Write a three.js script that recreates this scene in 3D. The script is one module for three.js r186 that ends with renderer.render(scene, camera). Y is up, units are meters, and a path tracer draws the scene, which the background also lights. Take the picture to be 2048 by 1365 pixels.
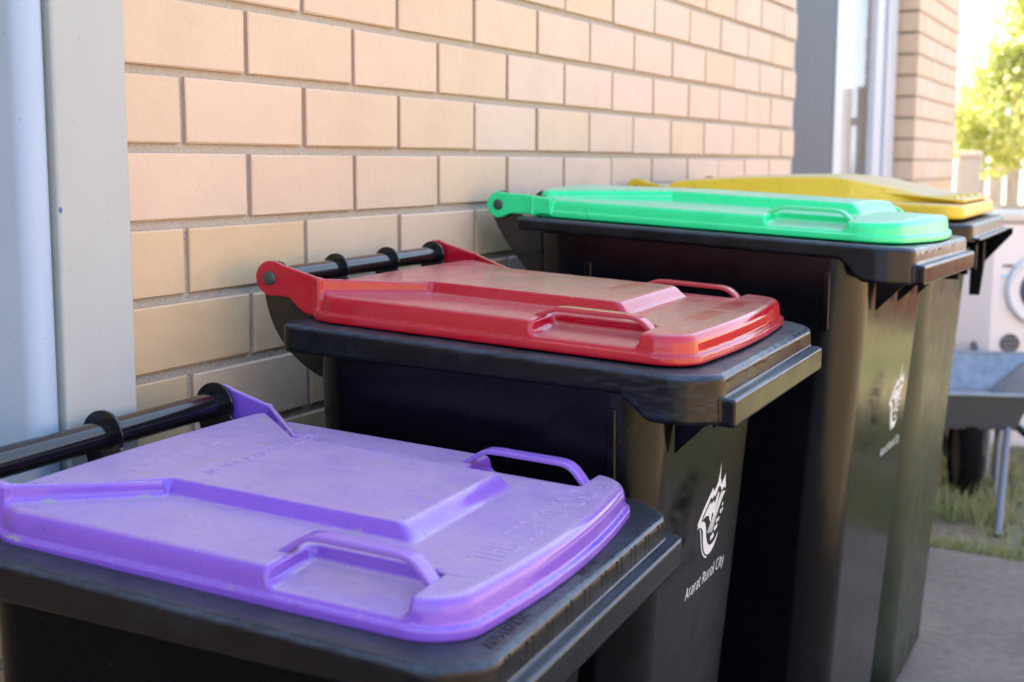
import * as THREE from 'three';
import { mergeGeometries } from 'three/addons/utils/BufferGeometryUtils.js';
import { RoundedBoxGeometry } from 'three/addons/geometries/RoundedBoxGeometry.js';
import { TextGeometry } from 'three/addons/geometries/TextGeometry.js';
import { FontLoader } from 'three/addons/loaders/FontLoader.js';
import { ImprovedNoise } from 'three/addons/math/ImprovedNoise.js';

// ---------------------------------------------------------------- camera, sky, sun, exposure
const scene = new THREE.Scene();
const H = 1.04;                                   // height of the reference brick course above the ground
const PITCH = 0.1337, YAW = 0.455, ROLL = 0.003, F = 2660;
const camera = new THREE.PerspectiveCamera(2 * Math.atan(682.5 / F) * 180 / Math.PI, 2048 / 1365, 0.05, 400);
camera.position.set(1.0186, 0.0662 + H, 1.348);
{
  const fw = new THREE.Vector3(-Math.sin(YAW) * Math.cos(PITCH), -Math.sin(PITCH), -Math.cos(YAW) * Math.cos(PITCH));
  const r = fw.clone().cross(new THREE.Vector3(0, 1, 0)).normalize(), u = r.clone().cross(fw);
  camera.up.copy(u.multiplyScalar(Math.cos(ROLL)).addScaledVector(r, -Math.sin(ROLL)));
  camera.lookAt(camera.position.clone().add(fw));
}
camera.focus = 1.42; camera.userData.fStop = 6.6;

const SUN = new THREE.Vector3(-0.50, 0.74, -0.45).normalize();
{ // daylight sky: pale haze at the horizon, blue overhead, brighter round the sun
  const W = 512, h = 256, data = new Float32Array(W * h * 4), d = new THREE.Vector3();
  for (let j = 0; j < h; j++) for (let i = 0; i < W; i++) {
    const up = ((j + 0.5) / h - 0.5) * Math.PI, az = ((i + 0.5) / W - 0.5) * 2 * Math.PI;
    d.set(Math.cos(az) * Math.cos(up), Math.sin(up), Math.sin(az) * Math.cos(up));
    const t = Math.pow(Math.max(0, d.y), 0.55), c = Math.max(0, d.dot(SUN));
    const glow = 0.25 * Math.pow(c, 6) + 0.9 * Math.pow(c, 60);
    const lo = d.y < 0 ? 0.5 : 1, k = (j * W + i) * 4;
    const away = 0.5 - 0.5 * (d.x * SUN.x + d.z * SUN.z) / Math.hypot(SUN.x, SUN.z) / Math.max(0.2, Math.hypot(d.x, d.z));
    data[k] = (THREE.MathUtils.lerp(THREE.MathUtils.lerp(0.40, 0.29, away), 0.105, t) + glow * 0.5) * lo;
    data[k + 1] = (THREE.MathUtils.lerp(THREE.MathUtils.lerp(0.43, 0.34, away), 0.165, t) + glow * 0.5) * lo;
    data[k + 2] = (THREE.MathUtils.lerp(THREE.MathUtils.lerp(0.47, 0.42, away), 0.300, t) + glow * 0.5) * lo;
    data[k + 3] = 1;
  }
  const sky = new THREE.DataTexture(data, W, h, THREE.RGBAFormat, THREE.FloatType);
  sky.mapping = THREE.EquirectangularReflectionMapping; sky.magFilter = THREE.LinearFilter; sky.minFilter = THREE.LinearFilter; sky.needsUpdate = true;
  scene.background = sky; scene.environment = sky;
}
const sun = new THREE.DirectionalLight(0xfff0dc, 4.4);
sun.position.copy(SUN).multiplyScalar(40); sun.castShadow = true;
sun.shadow.mapSize.set(4096, 4096);
Object.assign(sun.shadow.camera, { left: -14, right: 14, top: 14, bottom: -14, near: 1, far: 90 });
scene.add(sun);
const renderer = new THREE.WebGLRenderer({ antialias: true });
renderer.toneMapping = THREE.LinearToneMapping;
renderer.toneMappingExposure = 8.2;
renderer.shadowMap.enabled = true;

// ---------------------------------------------------------------- helpers
let seed = 7;
const rnd = () => { seed = (seed + 0x6d2b79f5) | 0; let t = Math.imul(seed ^ (seed >>> 15), 1 | seed); t = (t + Math.imul(t ^ (t >>> 7), 61 | t)) ^ t; return ((t ^ (t >>> 14)) >>> 0) / 4294967296; };
const rr = (a, b) => a + (b - a) * rnd();
const noise = new ImprovedNoise(), fbm = (x, y, z, o = 4) => { let s = 0, a = 0.5; for (let i = 0; i < o; i++) { s += a * noise.noise(x, y, z); x *= 2.03; y *= 2.03; z *= 2.03; a *= 0.5; } return s; };
const clamp = THREE.MathUtils.clamp, lerp = THREE.MathUtils.lerp, sstep = (a, b, x) => THREE.MathUtils.smoothstep(x, a, b);
const V = (x, y, z) => new THREE.Vector3(x, y, z);
const names = new Map();
function numbered(n) { const k = names.get(n) || 0; names.set(n, k + 1); return k ? n + '_' + String(k).padStart(3, '0') : n; }
function thing(name, label, category, pos = [0, 0, 0], group) {
  const o = new THREE.Group(); o.name = numbered(name); o.position.set(...pos); scene.add(o);
  o.userData = { label, category }; if (group) o.userData.group = group;
  return o;
}
function part(name, geo, mat, parent, extra) {
  const m = new THREE.Mesh(geo, mat); m.name = name; m.castShadow = m.receiveShadow = true; parent.add(m);
  if (extra) Object.assign(m.userData, extra);
  return m;
}
function struct(name, geo, mat, label) {
  const m = part(name, geo, mat, scene, { kind: 'structure' }); if (label) m.userData.label = label; return m;
}
const box = (w, h, d, x = 0, y = 0, z = 0) => new THREE.BoxGeometry(w, h, d).translate(x, y, z);
const rbox = (w, h, d, x, y, z, r = 0.004, s = 2) => new RoundedBoxGeometry(w, h, d, s, r).translate(x, y, z);
const tube = (pts, r, seg = 24, rad = 10) => new THREE.TubeGeometry(new THREE.CatmullRomCurve3(pts.map((p) => V(...p)), false, 'centripetal'), seg, r, rad);
function bar(p, q, r, rad = 12) {
  const a = V(...p), b = V(...q), d = b.clone().sub(a), g = new THREE.CylinderGeometry(r, r, d.length(), rad);
  g.applyQuaternion(new THREE.Quaternion().setFromUnitVectors(V(0, 1, 0), d.clone().normalize()));
  return g.translate((a.x + b.x) / 2, (a.y + b.y) / 2, (a.z + b.z) / 2);
}
const merge = (l) => mergeGeometries(l.map((g) => { const c = g.index ? g.toNonIndexed() : g; for (const k of Object.keys(c.attributes)) if (!['position', 'normal', 'uv'].includes(k)) c.deleteAttribute(k); return c; }));
function metreUV(g, s = 1) { // box-projected uv in metres
  const p = g.attributes.position, n = g.attributes.normal, uv = new Float32Array(p.count * 2);
  for (let i = 0; i < p.count; i++) {
    const x = Math.abs(n.getX(i)), y = Math.abs(n.getY(i)), z = Math.abs(n.getZ(i));
    const [u, v] = y > x && y > z ? [p.getX(i), p.getZ(i)] : x > z ? [p.getZ(i), p.getY(i)] : [p.getX(i), p.getY(i)];
    uv[i * 2] = u * s; uv[i * 2 + 1] = v * s;
  }
  g.setAttribute('uv', new THREE.BufferAttribute(uv, 2)); return g;
}
function noiseTex(n, f, { srgb = false, rep = 1 } = {}) { // f(u, v) -> [r, g, b] in 0..1, periodic noise is up to f
  const d = new Uint8Array(n * n * 4);
  for (let j = 0; j < n; j++) for (let i = 0; i < n; i++) { const c = f(i / n, j / n), k = (j * n + i) * 4; d[k] = clamp(c[0], 0, 1) * 255; d[k + 1] = clamp(c[1], 0, 1) * 255; d[k + 2] = clamp(c[2], 0, 1) * 255; d[k + 3] = 255; }
  const t = new THREE.DataTexture(d, n, n, THREE.RGBAFormat); t.wrapS = t.wrapT = THREE.RepeatWrapping; t.magFilter = THREE.LinearFilter; t.minFilter = THREE.LinearFilter;
  if (srgb) t.colorSpace = THREE.SRGBColorSpace; t.repeat.set(rep, rep); t.needsUpdate = true; return t;
}
const pn = (u, v, f, z = 0, o = 4) => { // periodic fbm on the unit square through a torus blend
  const a = fbm(u * f, v * f, z, o), b = fbm((u - 1) * f, v * f, z, o), c = fbm(u * f, (v - 1) * f, z, o), d = fbm((u - 1) * f, (v - 1) * f, z, o);
  const s = sstep(0.85, 1, u), t = sstep(0.85, 1, v); return lerp(lerp(a, b, s), lerp(c, d, s), t);
};
function canvasTex(w, h, draw, srgb = true) {
  const c = document.createElement('canvas'); c.width = w; c.height = h; draw(c.getContext('2d'), w, h);
  const t = new THREE.CanvasTexture(c); t.wrapS = t.wrapT = THREE.RepeatWrapping; if (srgb) t.colorSpace = THREE.SRGBColorSpace; t.anisotropy = 8; return t;
}

// ---------------------------------------------------------------- signed-distance surface extraction (surface nets)
function sdfGeometry(f, lo, hi, h, colour) {
  const n = [0, 1, 2].map((k) => Math.ceil((hi[k] - lo[k]) / h) + 1), [nx, ny, nz] = n, B = 6;
  const val = new Float32Array(nx * ny * nz).fill(NaN), at = (i, j, k) => (k * ny + j) * nx + i;
  const need = [];
  for (let k = 0; k < nz; k += B) for (let j = 0; j < ny; j += B) for (let i = 0; i < nx; i += B) {
    const v = f(lo[0] + (i + B / 2) * h, lo[1] + (j + B / 2) * h, lo[2] + (k + B / 2) * h);
    if (Math.abs(v) < B * h * 0.87 * 1.7 + 0.004) need.push([i, j, k]);
  }
  for (const [i0, j0, k0] of need) for (let k = k0; k <= Math.min(nz - 1, k0 + B); k++) for (let j = j0; j <= Math.min(ny - 1, j0 + B); j++) for (let i = i0; i <= Math.min(nx - 1, i0 + B); i++) {
    const q = at(i, j, k); if (Number.isNaN(val[q])) val[q] = f(lo[0] + i * h, lo[1] + j * h, lo[2] + k * h);
  }
  const vid = new Int32Array(nx * ny * nz).fill(-1), pos = [];
  const C = [[0, 0, 0], [1, 0, 0], [0, 1, 0], [1, 1, 0], [0, 0, 1], [1, 0, 1], [0, 1, 1], [1, 1, 1]], E = [[0, 1], [0, 2], [0, 4], [1, 3], [1, 5], [2, 3], [2, 6], [3, 7], [4, 5], [4, 6], [5, 7], [6, 7]];
  const g = new Float32Array(8);
  for (const [i0, j0, k0] of need) for (let k = k0; k < Math.min(nz - 1, k0 + B); k++) for (let j = j0; j < Math.min(ny - 1, j0 + B); j++) for (let i = i0; i < Math.min(nx - 1, i0 + B); i++) {
    let m = 0; for (let c = 0; c < 8; c++) { g[c] = val[at(i + C[c][0], j + C[c][1], k + C[c][2])]; if (g[c] < 0) m |= 1 << c; }
    if (m === 0 || m === 255) continue;
    let x = 0, y = 0, z = 0, s = 0;
    for (const [a, b] of E) if ((g[a] < 0) !== (g[b] < 0)) { const t = g[a] / (g[a] - g[b]); x += lerp(C[a][0], C[b][0], t); y += lerp(C[a][1], C[b][1], t); z += lerp(C[a][2], C[b][2], t); s++; }
    vid[at(i, j, k)] = pos.length / 3; pos.push(lo[0] + (i + x / s) * h, lo[1] + (j + y / s) * h, lo[2] + (k + z / s) * h);
  }
  const idx = [];
  const quad = (a, b, c, d, flip) => { if (a < 0 || b < 0 || c < 0 || d < 0) return; flip ? idx.push(a, c, b, a, d, c) : idx.push(a, b, c, a, c, d); };
  for (const [i0, j0, k0] of need) for (let k = k0; k < Math.min(nz - 1, k0 + B); k++) for (let j = j0; j < Math.min(ny - 1, j0 + B); j++) for (let i = i0; i < Math.min(nx - 1, i0 + B); i++) {
    const v0 = val[at(i, j, k)] < 0;
    if (j && k) { const v1 = val[at(i + 1, j, k)] < 0; if (v0 !== v1) quad(vid[at(i, j - 1, k - 1)], vid[at(i, j, k - 1)], vid[at(i, j, k)], vid[at(i, j - 1, k)], !v0); }
    if (i && k) { const v1 = val[at(i, j + 1, k)] < 0; if (v0 !== v1) quad(vid[at(i - 1, j, k - 1)], vid[at(i - 1, j, k)], vid[at(i, j, k)], vid[at(i, j, k - 1)], !v0); }
    if (i && j) { const v1 = val[at(i, j, k + 1)] < 0; if (v0 !== v1) quad(vid[at(i - 1, j - 1, k)], vid[at(i, j - 1, k)], vid[at(i, j, k)], vid[at(i - 1, j, k)], !v0); }
  }
  const N = pos.length / 3, P = new Float32Array(pos), nor = new Float32Array(N * 3), uv = new Float32Array(N * 2), col = colour ? new Float32Array(N * 3) : null, e = h * 0.35, gr = [0, 0, 0];
  const grad = (x, y, z) => { gr[0] = (f(x + e, y, z) - f(x - e, y, z)) / (2 * e); gr[1] = (f(x, y + e, z) - f(x, y - e, z)) / (2 * e); gr[2] = (f(x, y, z + e) - f(x, y, z - e)) / (2 * e); };
  for (let q = 0; q < N; q++) {
    let x = P[q * 3], y = P[q * 3 + 1], z = P[q * 3 + 2];
    const v = f(x, y, z); grad(x, y, z); const l2 = gr[0] ** 2 + gr[1] ** 2 + gr[2] ** 2 || 1, s = clamp(v / l2, -h, h) * (l2 > 0.1 ? 1 : 0);
    const st = Math.min(1, 0.6 * h / (Math.abs(s) * Math.sqrt(l2) + 1e-9)) * s; x -= gr[0] * st; y -= gr[1] * st; z -= gr[2] * st;
    grad(x, y, z); const l = Math.hypot(gr[0], gr[1], gr[2]) || 1;
    P[q * 3] = x; P[q * 3 + 1] = y; P[q * 3 + 2] = z; nor[q * 3] = gr[0] / l; nor[q * 3 + 1] = gr[1] / l; nor[q * 3 + 2] = gr[2] / l;
    uv[q * 2] = x + y * 0.62; uv[q * 2 + 1] = z + y * 0.8;
    if (col) colour(col, q * 3, x, y, z, nor[q * 3], nor[q * 3 + 1], nor[q * 3 + 2]);
  }
  const G = new THREE.BufferGeometry();
  G.setAttribute('position', new THREE.BufferAttribute(P, 3)); G.setAttribute('normal', new THREE.BufferAttribute(nor, 3)); G.setAttribute('uv', new THREE.BufferAttribute(uv, 2));
  if (col) G.setAttribute('color', new THREE.BufferAttribute(col, 3));
  // two material groups: upward faces carry settled dust, the rest is bare plastic
  const top = [], side = [];
  for (let t = 0; t < idx.length; t += 3) { const ny3 = nor[idx[t] * 3 + 1] + nor[idx[t + 1] * 3 + 1] + nor[idx[t + 2] * 3 + 1]; (ny3 > 2.82 ? top : side).push(idx[t], idx[t + 1], idx[t + 2]); }
  G.setIndex(side.concat(top)); G.addGroup(0, side.length, 0); G.addGroup(side.length, top.length, 1);
  return G;
}
const smin = (a, b, k) => { const h = Math.max(k - Math.abs(a - b), 0) / k; return Math.min(a, b) - h * h * k * 0.25; };
const smax = (a, b, k) => -smin(-a, -b, k);
const rbox2 = (x, y, hx, hy, r) => { const qx = Math.abs(x) - hx + r, qy = Math.abs(y) - hy + r; return Math.hypot(Math.max(qx, 0), Math.max(qy, 0)) + Math.min(Math.max(qx, qy), 0) - r; };
const rbox3 = (x, y, z, hx, hy, hz, r) => { const qx = Math.abs(x) - hx + r, qy = Math.abs(y) - hy + r, qz = Math.abs(z) - hz + r; return Math.hypot(Math.max(qx, 0), Math.max(qy, 0), Math.max(qz, 0)) + Math.min(Math.max(qx, qy, qz), 0) - r; };
function sdPoly(px, py, v) {
  let d = 1e9, s = 1;
  for (let i = 0, j = v.length - 1; i < v.length; j = i, i++) {
    const ex = v[j][0] - v[i][0], ey = v[j][1] - v[i][1], wx = px - v[i][0], wy = py - v[i][1], t = clamp((wx * ex + wy * ey) / (ex * ex + ey * ey), 0, 1);
    const bx = wx - ex * t, by = wy - ey * t; d = Math.min(d, bx * bx + by * by);
    const c1 = py >= v[i][1], c2 = py < v[j][1], c3 = ex * wy > ey * wx; if ((c1 && c2 && c3) || (!c1 && !c2 && !c3)) s = -s;
  }
  return s * Math.sqrt(d);
}

// ---------------------------------------------------------------- materials
const std = (o) => new THREE.MeshStandardMaterial(o), phy = (o) => new THREE.MeshPhysicalMaterial(o);
const grain = noiseTex(512, (u, v) => { const a = 0.5 + 0.9 * pn(u, v, 6, 1.5), b = 0.5 + 0.9 * pn(u, v, 40, 4.5, 3); return [0.45 * a + 0.55 * b, 0.62 + 0.55 * (a - 0.5), 0.5]; });
const scratchMap = (base, spots, tone) => canvasTex(1024, 1024, (x, w) => {
  x.fillStyle = base; x.fillRect(0, 0, w, w);
  for (let i = 0; i < 160; i++) { x.globalAlpha = rr(0.006, 0.022); x.fillStyle = tone; x.beginPath(); x.ellipse(rr(0, w), rr(0, w), rr(20, 110), rr(6, 40), rr(0, 3), 0, 7); x.fill(); }
  for (let i = 0; i < spots; i++) { x.globalAlpha = rr(0.15, 0.8) * rr(0.3, 1); x.fillStyle = tone; const s = rnd() < 0.93 ? rr(0.4, 1.2) : rr(1.2, 2.6); x.beginPath(); x.ellipse(rr(0, w), rr(0, w), s, s * rr(0.4, 1), rr(0, 3), 0, 7); x.fill(); }
  for (let i = 0; i < spots / 4; i++) { x.globalAlpha = rr(0.03, 0.20); x.strokeStyle = tone; x.lineWidth = rr(0.4, 1.3); const a = rr(0, w), b = rr(0, w), t = rr(-0.5, 0.5) + (rnd() < 0.4 ? 1.57 : 0), l = rr(6, 70); x.beginPath(); x.moveTo(a, b); x.quadraticCurveTo(a + Math.cos(t) * l / 2 + rr(-4, 4), b + Math.sin(t) * l / 2 + rr(-4, 4), a + Math.cos(t) * l, b + Math.sin(t) * l); x.stroke(); }
  x.globalAlpha = 1;
});
const blackMap = scratchMap('#06070b', 1100, '#6c7886'); blackMap.repeat.set(2.2, 2.2);
const roughGrain = noiseTex(256, (u, v) => { const a = 0.5 + 0.8 * pn(u, v, 9, 7.5); return [a, 0.55 + 0.6 * a, 0]; }, { rep: 3 });
const M = {
  black: phy({ specularIntensity: 0.32, map: blackMap, roughness: 0.23, roughnessMap: roughGrain }),
  blackBar: std({ color: new THREE.Color(0.007, 0.007, 0.008), roughness: 0.12 }),
  greenBody: phy({ specularIntensity: 1.0,  map: scratchMap('#1c2b22', 700, '#6b736c'), roughness: 0.45, roughnessMap: roughGrain }),
  pin: std({ color: new THREE.Color(0.028, 0.048, 0.036), roughness: 0.4 }),
  white: std({ color: new THREE.Color(0.78, 0.78, 0.78), roughness: 0.5 }),
  rubber: phy({ color: new THREE.Color(0.005, 0.005, 0.005), roughness: 0.95, specularIntensity: 0.3 }),
  galv: std({ color: new THREE.Color(0.30, 0.335, 0.37), roughness: 0.5, metalness: 0.35, map: noiseTex(256, (u, v) => { const a = 0.75 + 0.5 * pn(u, v, 8, 3.3); return [a, a, a]; }) }),
  galvDark: std({ color: new THREE.Color(0.06, 0.065, 0.07), roughness: 0.6, metalness: 0.3 }),
  mortar: std({ color: new THREE.Color(0.40, 0.345, 0.265), roughness: 0.95, bumpMap: grain, bumpScale: 0.004 }),
  enamel: std({ color: new THREE.Color(0.74, 0.70, 0.70), roughness: 0.3 }),
};
 M.greenBody.map.repeat.set(2, 2);

// ---------------------------------------------------------------- ground
const concreteMap = noiseTex(1024, (u, v) => { const a = pn(u, v, 5, 0.7, 5), b = pn(u, v, 60, 2.2, 3), c = 0.70 + 0.34 * a + 0.30 * b; return [c * 0.98, c * 0.965, c * 0.95]; }, { rep: 0.7 });
{
  const g = new THREE.PlaneGeometry(160, 160, 1, 1).rotateX(-Math.PI / 2).translate(0, -0.03, -20); metreUV(g);
  struct('ground', g, std({ color: new THREE.Color(0.27, 0.215, 0.145), roughness: 1, map: noiseTex(512, (u, v) => { const a = 0.7 + 0.6 * pn(u, v, 7, 9.1, 5); return [a, a, a]; }, { rep: 0.35 }), bumpMap: grain, bumpScale: 0.03 }));
  const s = new THREE.Shape([new THREE.Vector2(-0.02, 8.0), new THREE.Vector2(1.75, 8.0), new THREE.Vector2(1.75, -2.40), new THREE.Vector2(-0.02, -2.62)].map((p) => new THREE.Vector2(p.x, -p.y)));
  const c = new THREE.ExtrudeGeometry(s, { depth: 0.06, bevelEnabled: true, bevelSize: 0.006, bevelThickness: 0.006, bevelSegments: 2 }).rotateX(-Math.PI / 2).translate(0, -0.066, 0); metreUV(c);
  struct('concrete_path', c, std({ color: new THREE.Color(0.225, 0.190, 0.152), roughness: 0.92, map: concreteMap, bumpMap: grain, bumpScale: 0.003 }), 'grey concrete path under the row of wheelie bins');
}
// grass: instanced blades on the patchy lawn, with bare earth left between
{
  const blade = new THREE.BufferGeometry();
  blade.setAttribute('position', new THREE.BufferAttribute(new Float32Array([-0.5, 0, 0, 0.5, 0, 0, -0.32, 0.55, 0.10, 0.32, 0.55, 0.10, 0, 1, 0.34]), 3)); blade.setIndex([0, 1, 3, 0, 3, 2, 2, 3, 4]); blade.computeVertexNormals();
  const m = phy({ color: 0xffffff, roughness: 0.8, transmission: 0.3, thickness: 0, side: THREE.DoubleSide });
  const list = [], q = new THREE.Object3D(), c = new THREE.Color();
  const put = (x, z, hgt) => {
    q.position.set(x, -0.03, z); q.rotation.set(rr(-0.5, 0.5), rr(0, 6.3), rr(-0.5, 0.5)); q.scale.set(rr(0.004, 0.008), hgt * rr(0.35, 1.0), hgt * 0.8); q.updateMatrix();
    const dry = clamp((x > 1.8 ? 0.85 : 0.45) + fbm(x * 1.3, 2.2, z * 1.3) * 1.6 + rr(-0.3, 0.3), 0, 1); c.setRGB(lerp(0.17, 0.50, dry), lerp(0.26, 0.42, dry), lerp(0.07, 0.22, dry)); list.push([q.matrix.clone(), c.clone()]);
  };
  for (let i = 0; i < 62000; i++) {
    const x = rr(-0.1, 2.2), z = rr(-6.6, -2.45), cover = 1.3 * fbm(x * 2.6 + 5, 0.3, z * 2.6) + 0.02;
    if (z > -2.62 + x * 0.125 + 0.02 || (cover < rr(-0.25, 0.12) && Math.hypot(x - 0.50, (z + 3.06) * 1.6) > 0.16)) continue;
    put(x, z, 0.045 + 0.05 * Math.max(0, cover) + (Math.hypot(x - 0.50, (z + 3.06) * 1.6) < 0.16 ? 0.09 : 0));
  }
  for (let i = 0; i < 5000; i++) { const x = rr(-0.1, 2.2); put(x, -2.66 + x * 0.125 - Math.abs(rr(0, 0.10)), 0.05); }
  for (let i = 0; i < 30000; i++) { const x = rr(1.8, 4.2), z = rr(-6, 3.4); put(x, z, 0.05); }
  const I = new THREE.InstancedMesh(blade, m, list.length); I.name = 'grass'; list.forEach(([a, b], i) => { I.setMatrixAt(i, a); I.setColorAt(i, b); });
  I.userData = { kind: 'stuff', label: 'patchy short grass growing beyond the edge of the concrete path', category: 'grass' }; I.receiveShadow = I.castShadow = true; scene.add(I);
}

// ---------------------------------------------------------------- house with its brickwork, window, roof
const house = thing('brick_house', 'cream brick house wall with a window and a brick pier beside the bins', 'house', [0, 0, -1]);
house.position.set(0, 0, 0);
const brickTone = [[0.612, 0.45, 0.301], [0.604, 0.442, 0.291], [0.618, 0.454, 0.309], [0.593, 0.439, 0.287], [0.623, 0.453, 0.309], [0.607, 0.442, 0.297], [0.599, 0.445, 0.289], [0.612, 0.445, 0.299], [0.611, 0.422, 0.236], [0.6, 0.413, 0.228], [0.618, 0.429, 0.243], [0.621, 0.462, 0.342], [0.631, 0.471, 0.353], [0.613, 0.456, 0.335], [0.626, 0.464, 0.348], [0.611, 0.456, 0.325]];
const brickTex = noiseTex(1024, (u, v) => { const pit = rnd() < 0.0007 ? 0.4 * rnd() : 0, s = 0.93 - pit + 0.09 * pn(u * 1, v * 1, 3, 0.2, 3) - 0.10 * Math.max(0, pn(u, v, 9, 3.7, 4) - 0.22) + 0.022 * pn(u * 1, v * 0.2, 60, 5.2, 2) + 0.05 * pn(u, v, 70, 8.1, 2); return [s, s * 0.995, s * 0.985]; }, { rep: 2.6 });
const faceMats = brickTone.map((c) => std({ color: new THREE.Color(...c), roughness: 0.62, map: brickTex, bumpMap: grain, bumpScale: 0.002 }));
const endMat = std({ color: new THREE.Color(0.47, 0.335, 0.245), roughness: 0.9, bumpMap: grain, bumpScale: 0.002 });
function brickGeo(L, hgt, dep, v, offU) { // face towards +x, length along z, back at x = -dep; worn arrises
  const j = () => (v ? rr(-1, 1) * 0.0009 + (rnd() < 0.10 ? rr(-0.002, 0.002) : 0) : 0), r = 0.0017, y0 = 0, y1 = hgt, z0 = -L / 2, z1 = L / 2;
  const F4 = [[-0.0002, y0 + r + j(), z1 - r + j()], [0, y0 + r + j(), z0 + r + j()], [0, y1 - r + j(), z0 + r + j()], [-0.0003, y1 - r + j(), z1 - r + j()]];
  const S4 = [[-r, y0, z1], [-r, y0, z0], [-r, y1, z0], [-r, y1, z1]], B4 = [[-dep, y0, z1], [-dep, y0, z0], [-dep, y1, z0], [-dep, y1, z1]];
  const pos = [], q = (a, b, c, d) => pos.push(...a, ...b, ...c, ...a, ...c, ...d);
  q(...F4);
  for (let i = 0; i < 4; i++) { const k = (i + 1) % 4; q(F4[k], F4[i], S4[i], S4[k]); }
  for (let i = 0; i < 4; i++) { const k = (i + 1) % 4; q(S4[k], S4[i], B4[i], B4[k]); }
  const g = new THREE.BufferGeometry(); g.setAttribute('position', new THREE.BufferAttribute(new Float32Array(pos), 3)); g.computeVertexNormals();
  const p = g.attributes.position, uv = new Float32Array(p.count * 2);
  for (let i = 0; i < p.count; i++) { uv[i * 2] = p.getZ(i) + offU + p.getX(i); uv[i * 2 + 1] = p.getY(i) + offU * 0.7; }
  g.setAttribute('uv', new THREE.BufferAttribute(uv, 2)); g.addGroup(0, 30, 0); g.addGroup(30, 24, 1); return g;
}
const BL = 0.2295, BH = 0.0752, CH = 0.086;
const fullBricks = [0, 1, 2, 3, 4, 5].map((i) => brickGeo(BL, BH, 0.09, true, i * 0.31));
const halfCache = new Map();
const brickLen = (L) => { const k = Math.round(L * 1000); if (!halfCache.has(k)) halfCache.set(k, brickGeo(L, BH, 0.09, true, 0.13)); return halfCache.get(k); };
const spare = [];
function layBrick(z0, z1, row, faceX, single, turn) { // z0 > z1
  const L = z0 - z1, g = Math.abs(L - BL) < 0.004 ? fullBricks[(rnd() * 6) | 0] : brickLen(L), y = row * CH + H, tone = row < 0 && rnd() < 0.55 - row * 0.12 ? 8 + ((rnd() * 3) | 0) : z0 < -0.55 && rnd() < 0.75 ? 11 + ((rnd() * 5) | 0) : (rnd() * 8) | 0;  // lower rows get yellower tones, painting in light bounced off the lids
  const x = faceX + rr(-0.0010, 0.0008), dy = rr(-0.0008, 0.0008);
  if (!single) { spare.push(g.clone().translate(x, y, (z0 + z1) / 2)); return; }
  const m = part('brick', g, [faceMats[tone], endMat], house); m.position.set(x, y + dy, (z0 + z1) / 2); m.rotation.set(rr(-0.0015, 0.0015), 0, rr(-0.002, 0.002));
}
// main wall: joints of even rows at z = -0.24 i (left edge of each brick), odd rows shifted by half a brick
const WALL_END = -2.662, WALL_START = 7.0, PX = 0.073, PZ0 = -4.362, PZ1 = -5.53;
for (let row = -12; row <= 19; row++) {
  const off = ((row % 2) + 2) % 2 ? 0.12 : 0;
  for (let i = -30; i < 13; i++) {
    let z0 = -0.24 * i + off, z1 = z0 - BL;
    z0 = Math.min(z0, WALL_START); z1 = Math.max(z1, WALL_END); if (z0 - z1 < 0.03) continue;
    layBrick(z0, z1, row, 0, row >= -7 && row <= 6 && z1 < 0.75 && z0 > WALL_END, 0);
  }
}
// brickwork under the window
for (let row = -12; row <= -3; row++) for (let i = 0; i < 9; i++) {
  const z0 = Math.min(WALL_END - 0.0105, -2.64 - 0.24 * i + (((row % 2) + 2) % 2 ? 0.12 : 0)), z1 = Math.max(-2.64 - 0.24 * i + (((row % 2) + 2) % 2 ? 0.12 : 0) - BL, PZ0 + 0.012);
  if (z0 - z1 > 0.03) layBrick(z0, z1, row, -0.002, false, 0);
}
// pier beyond the window, standing 73 mm proud

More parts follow.
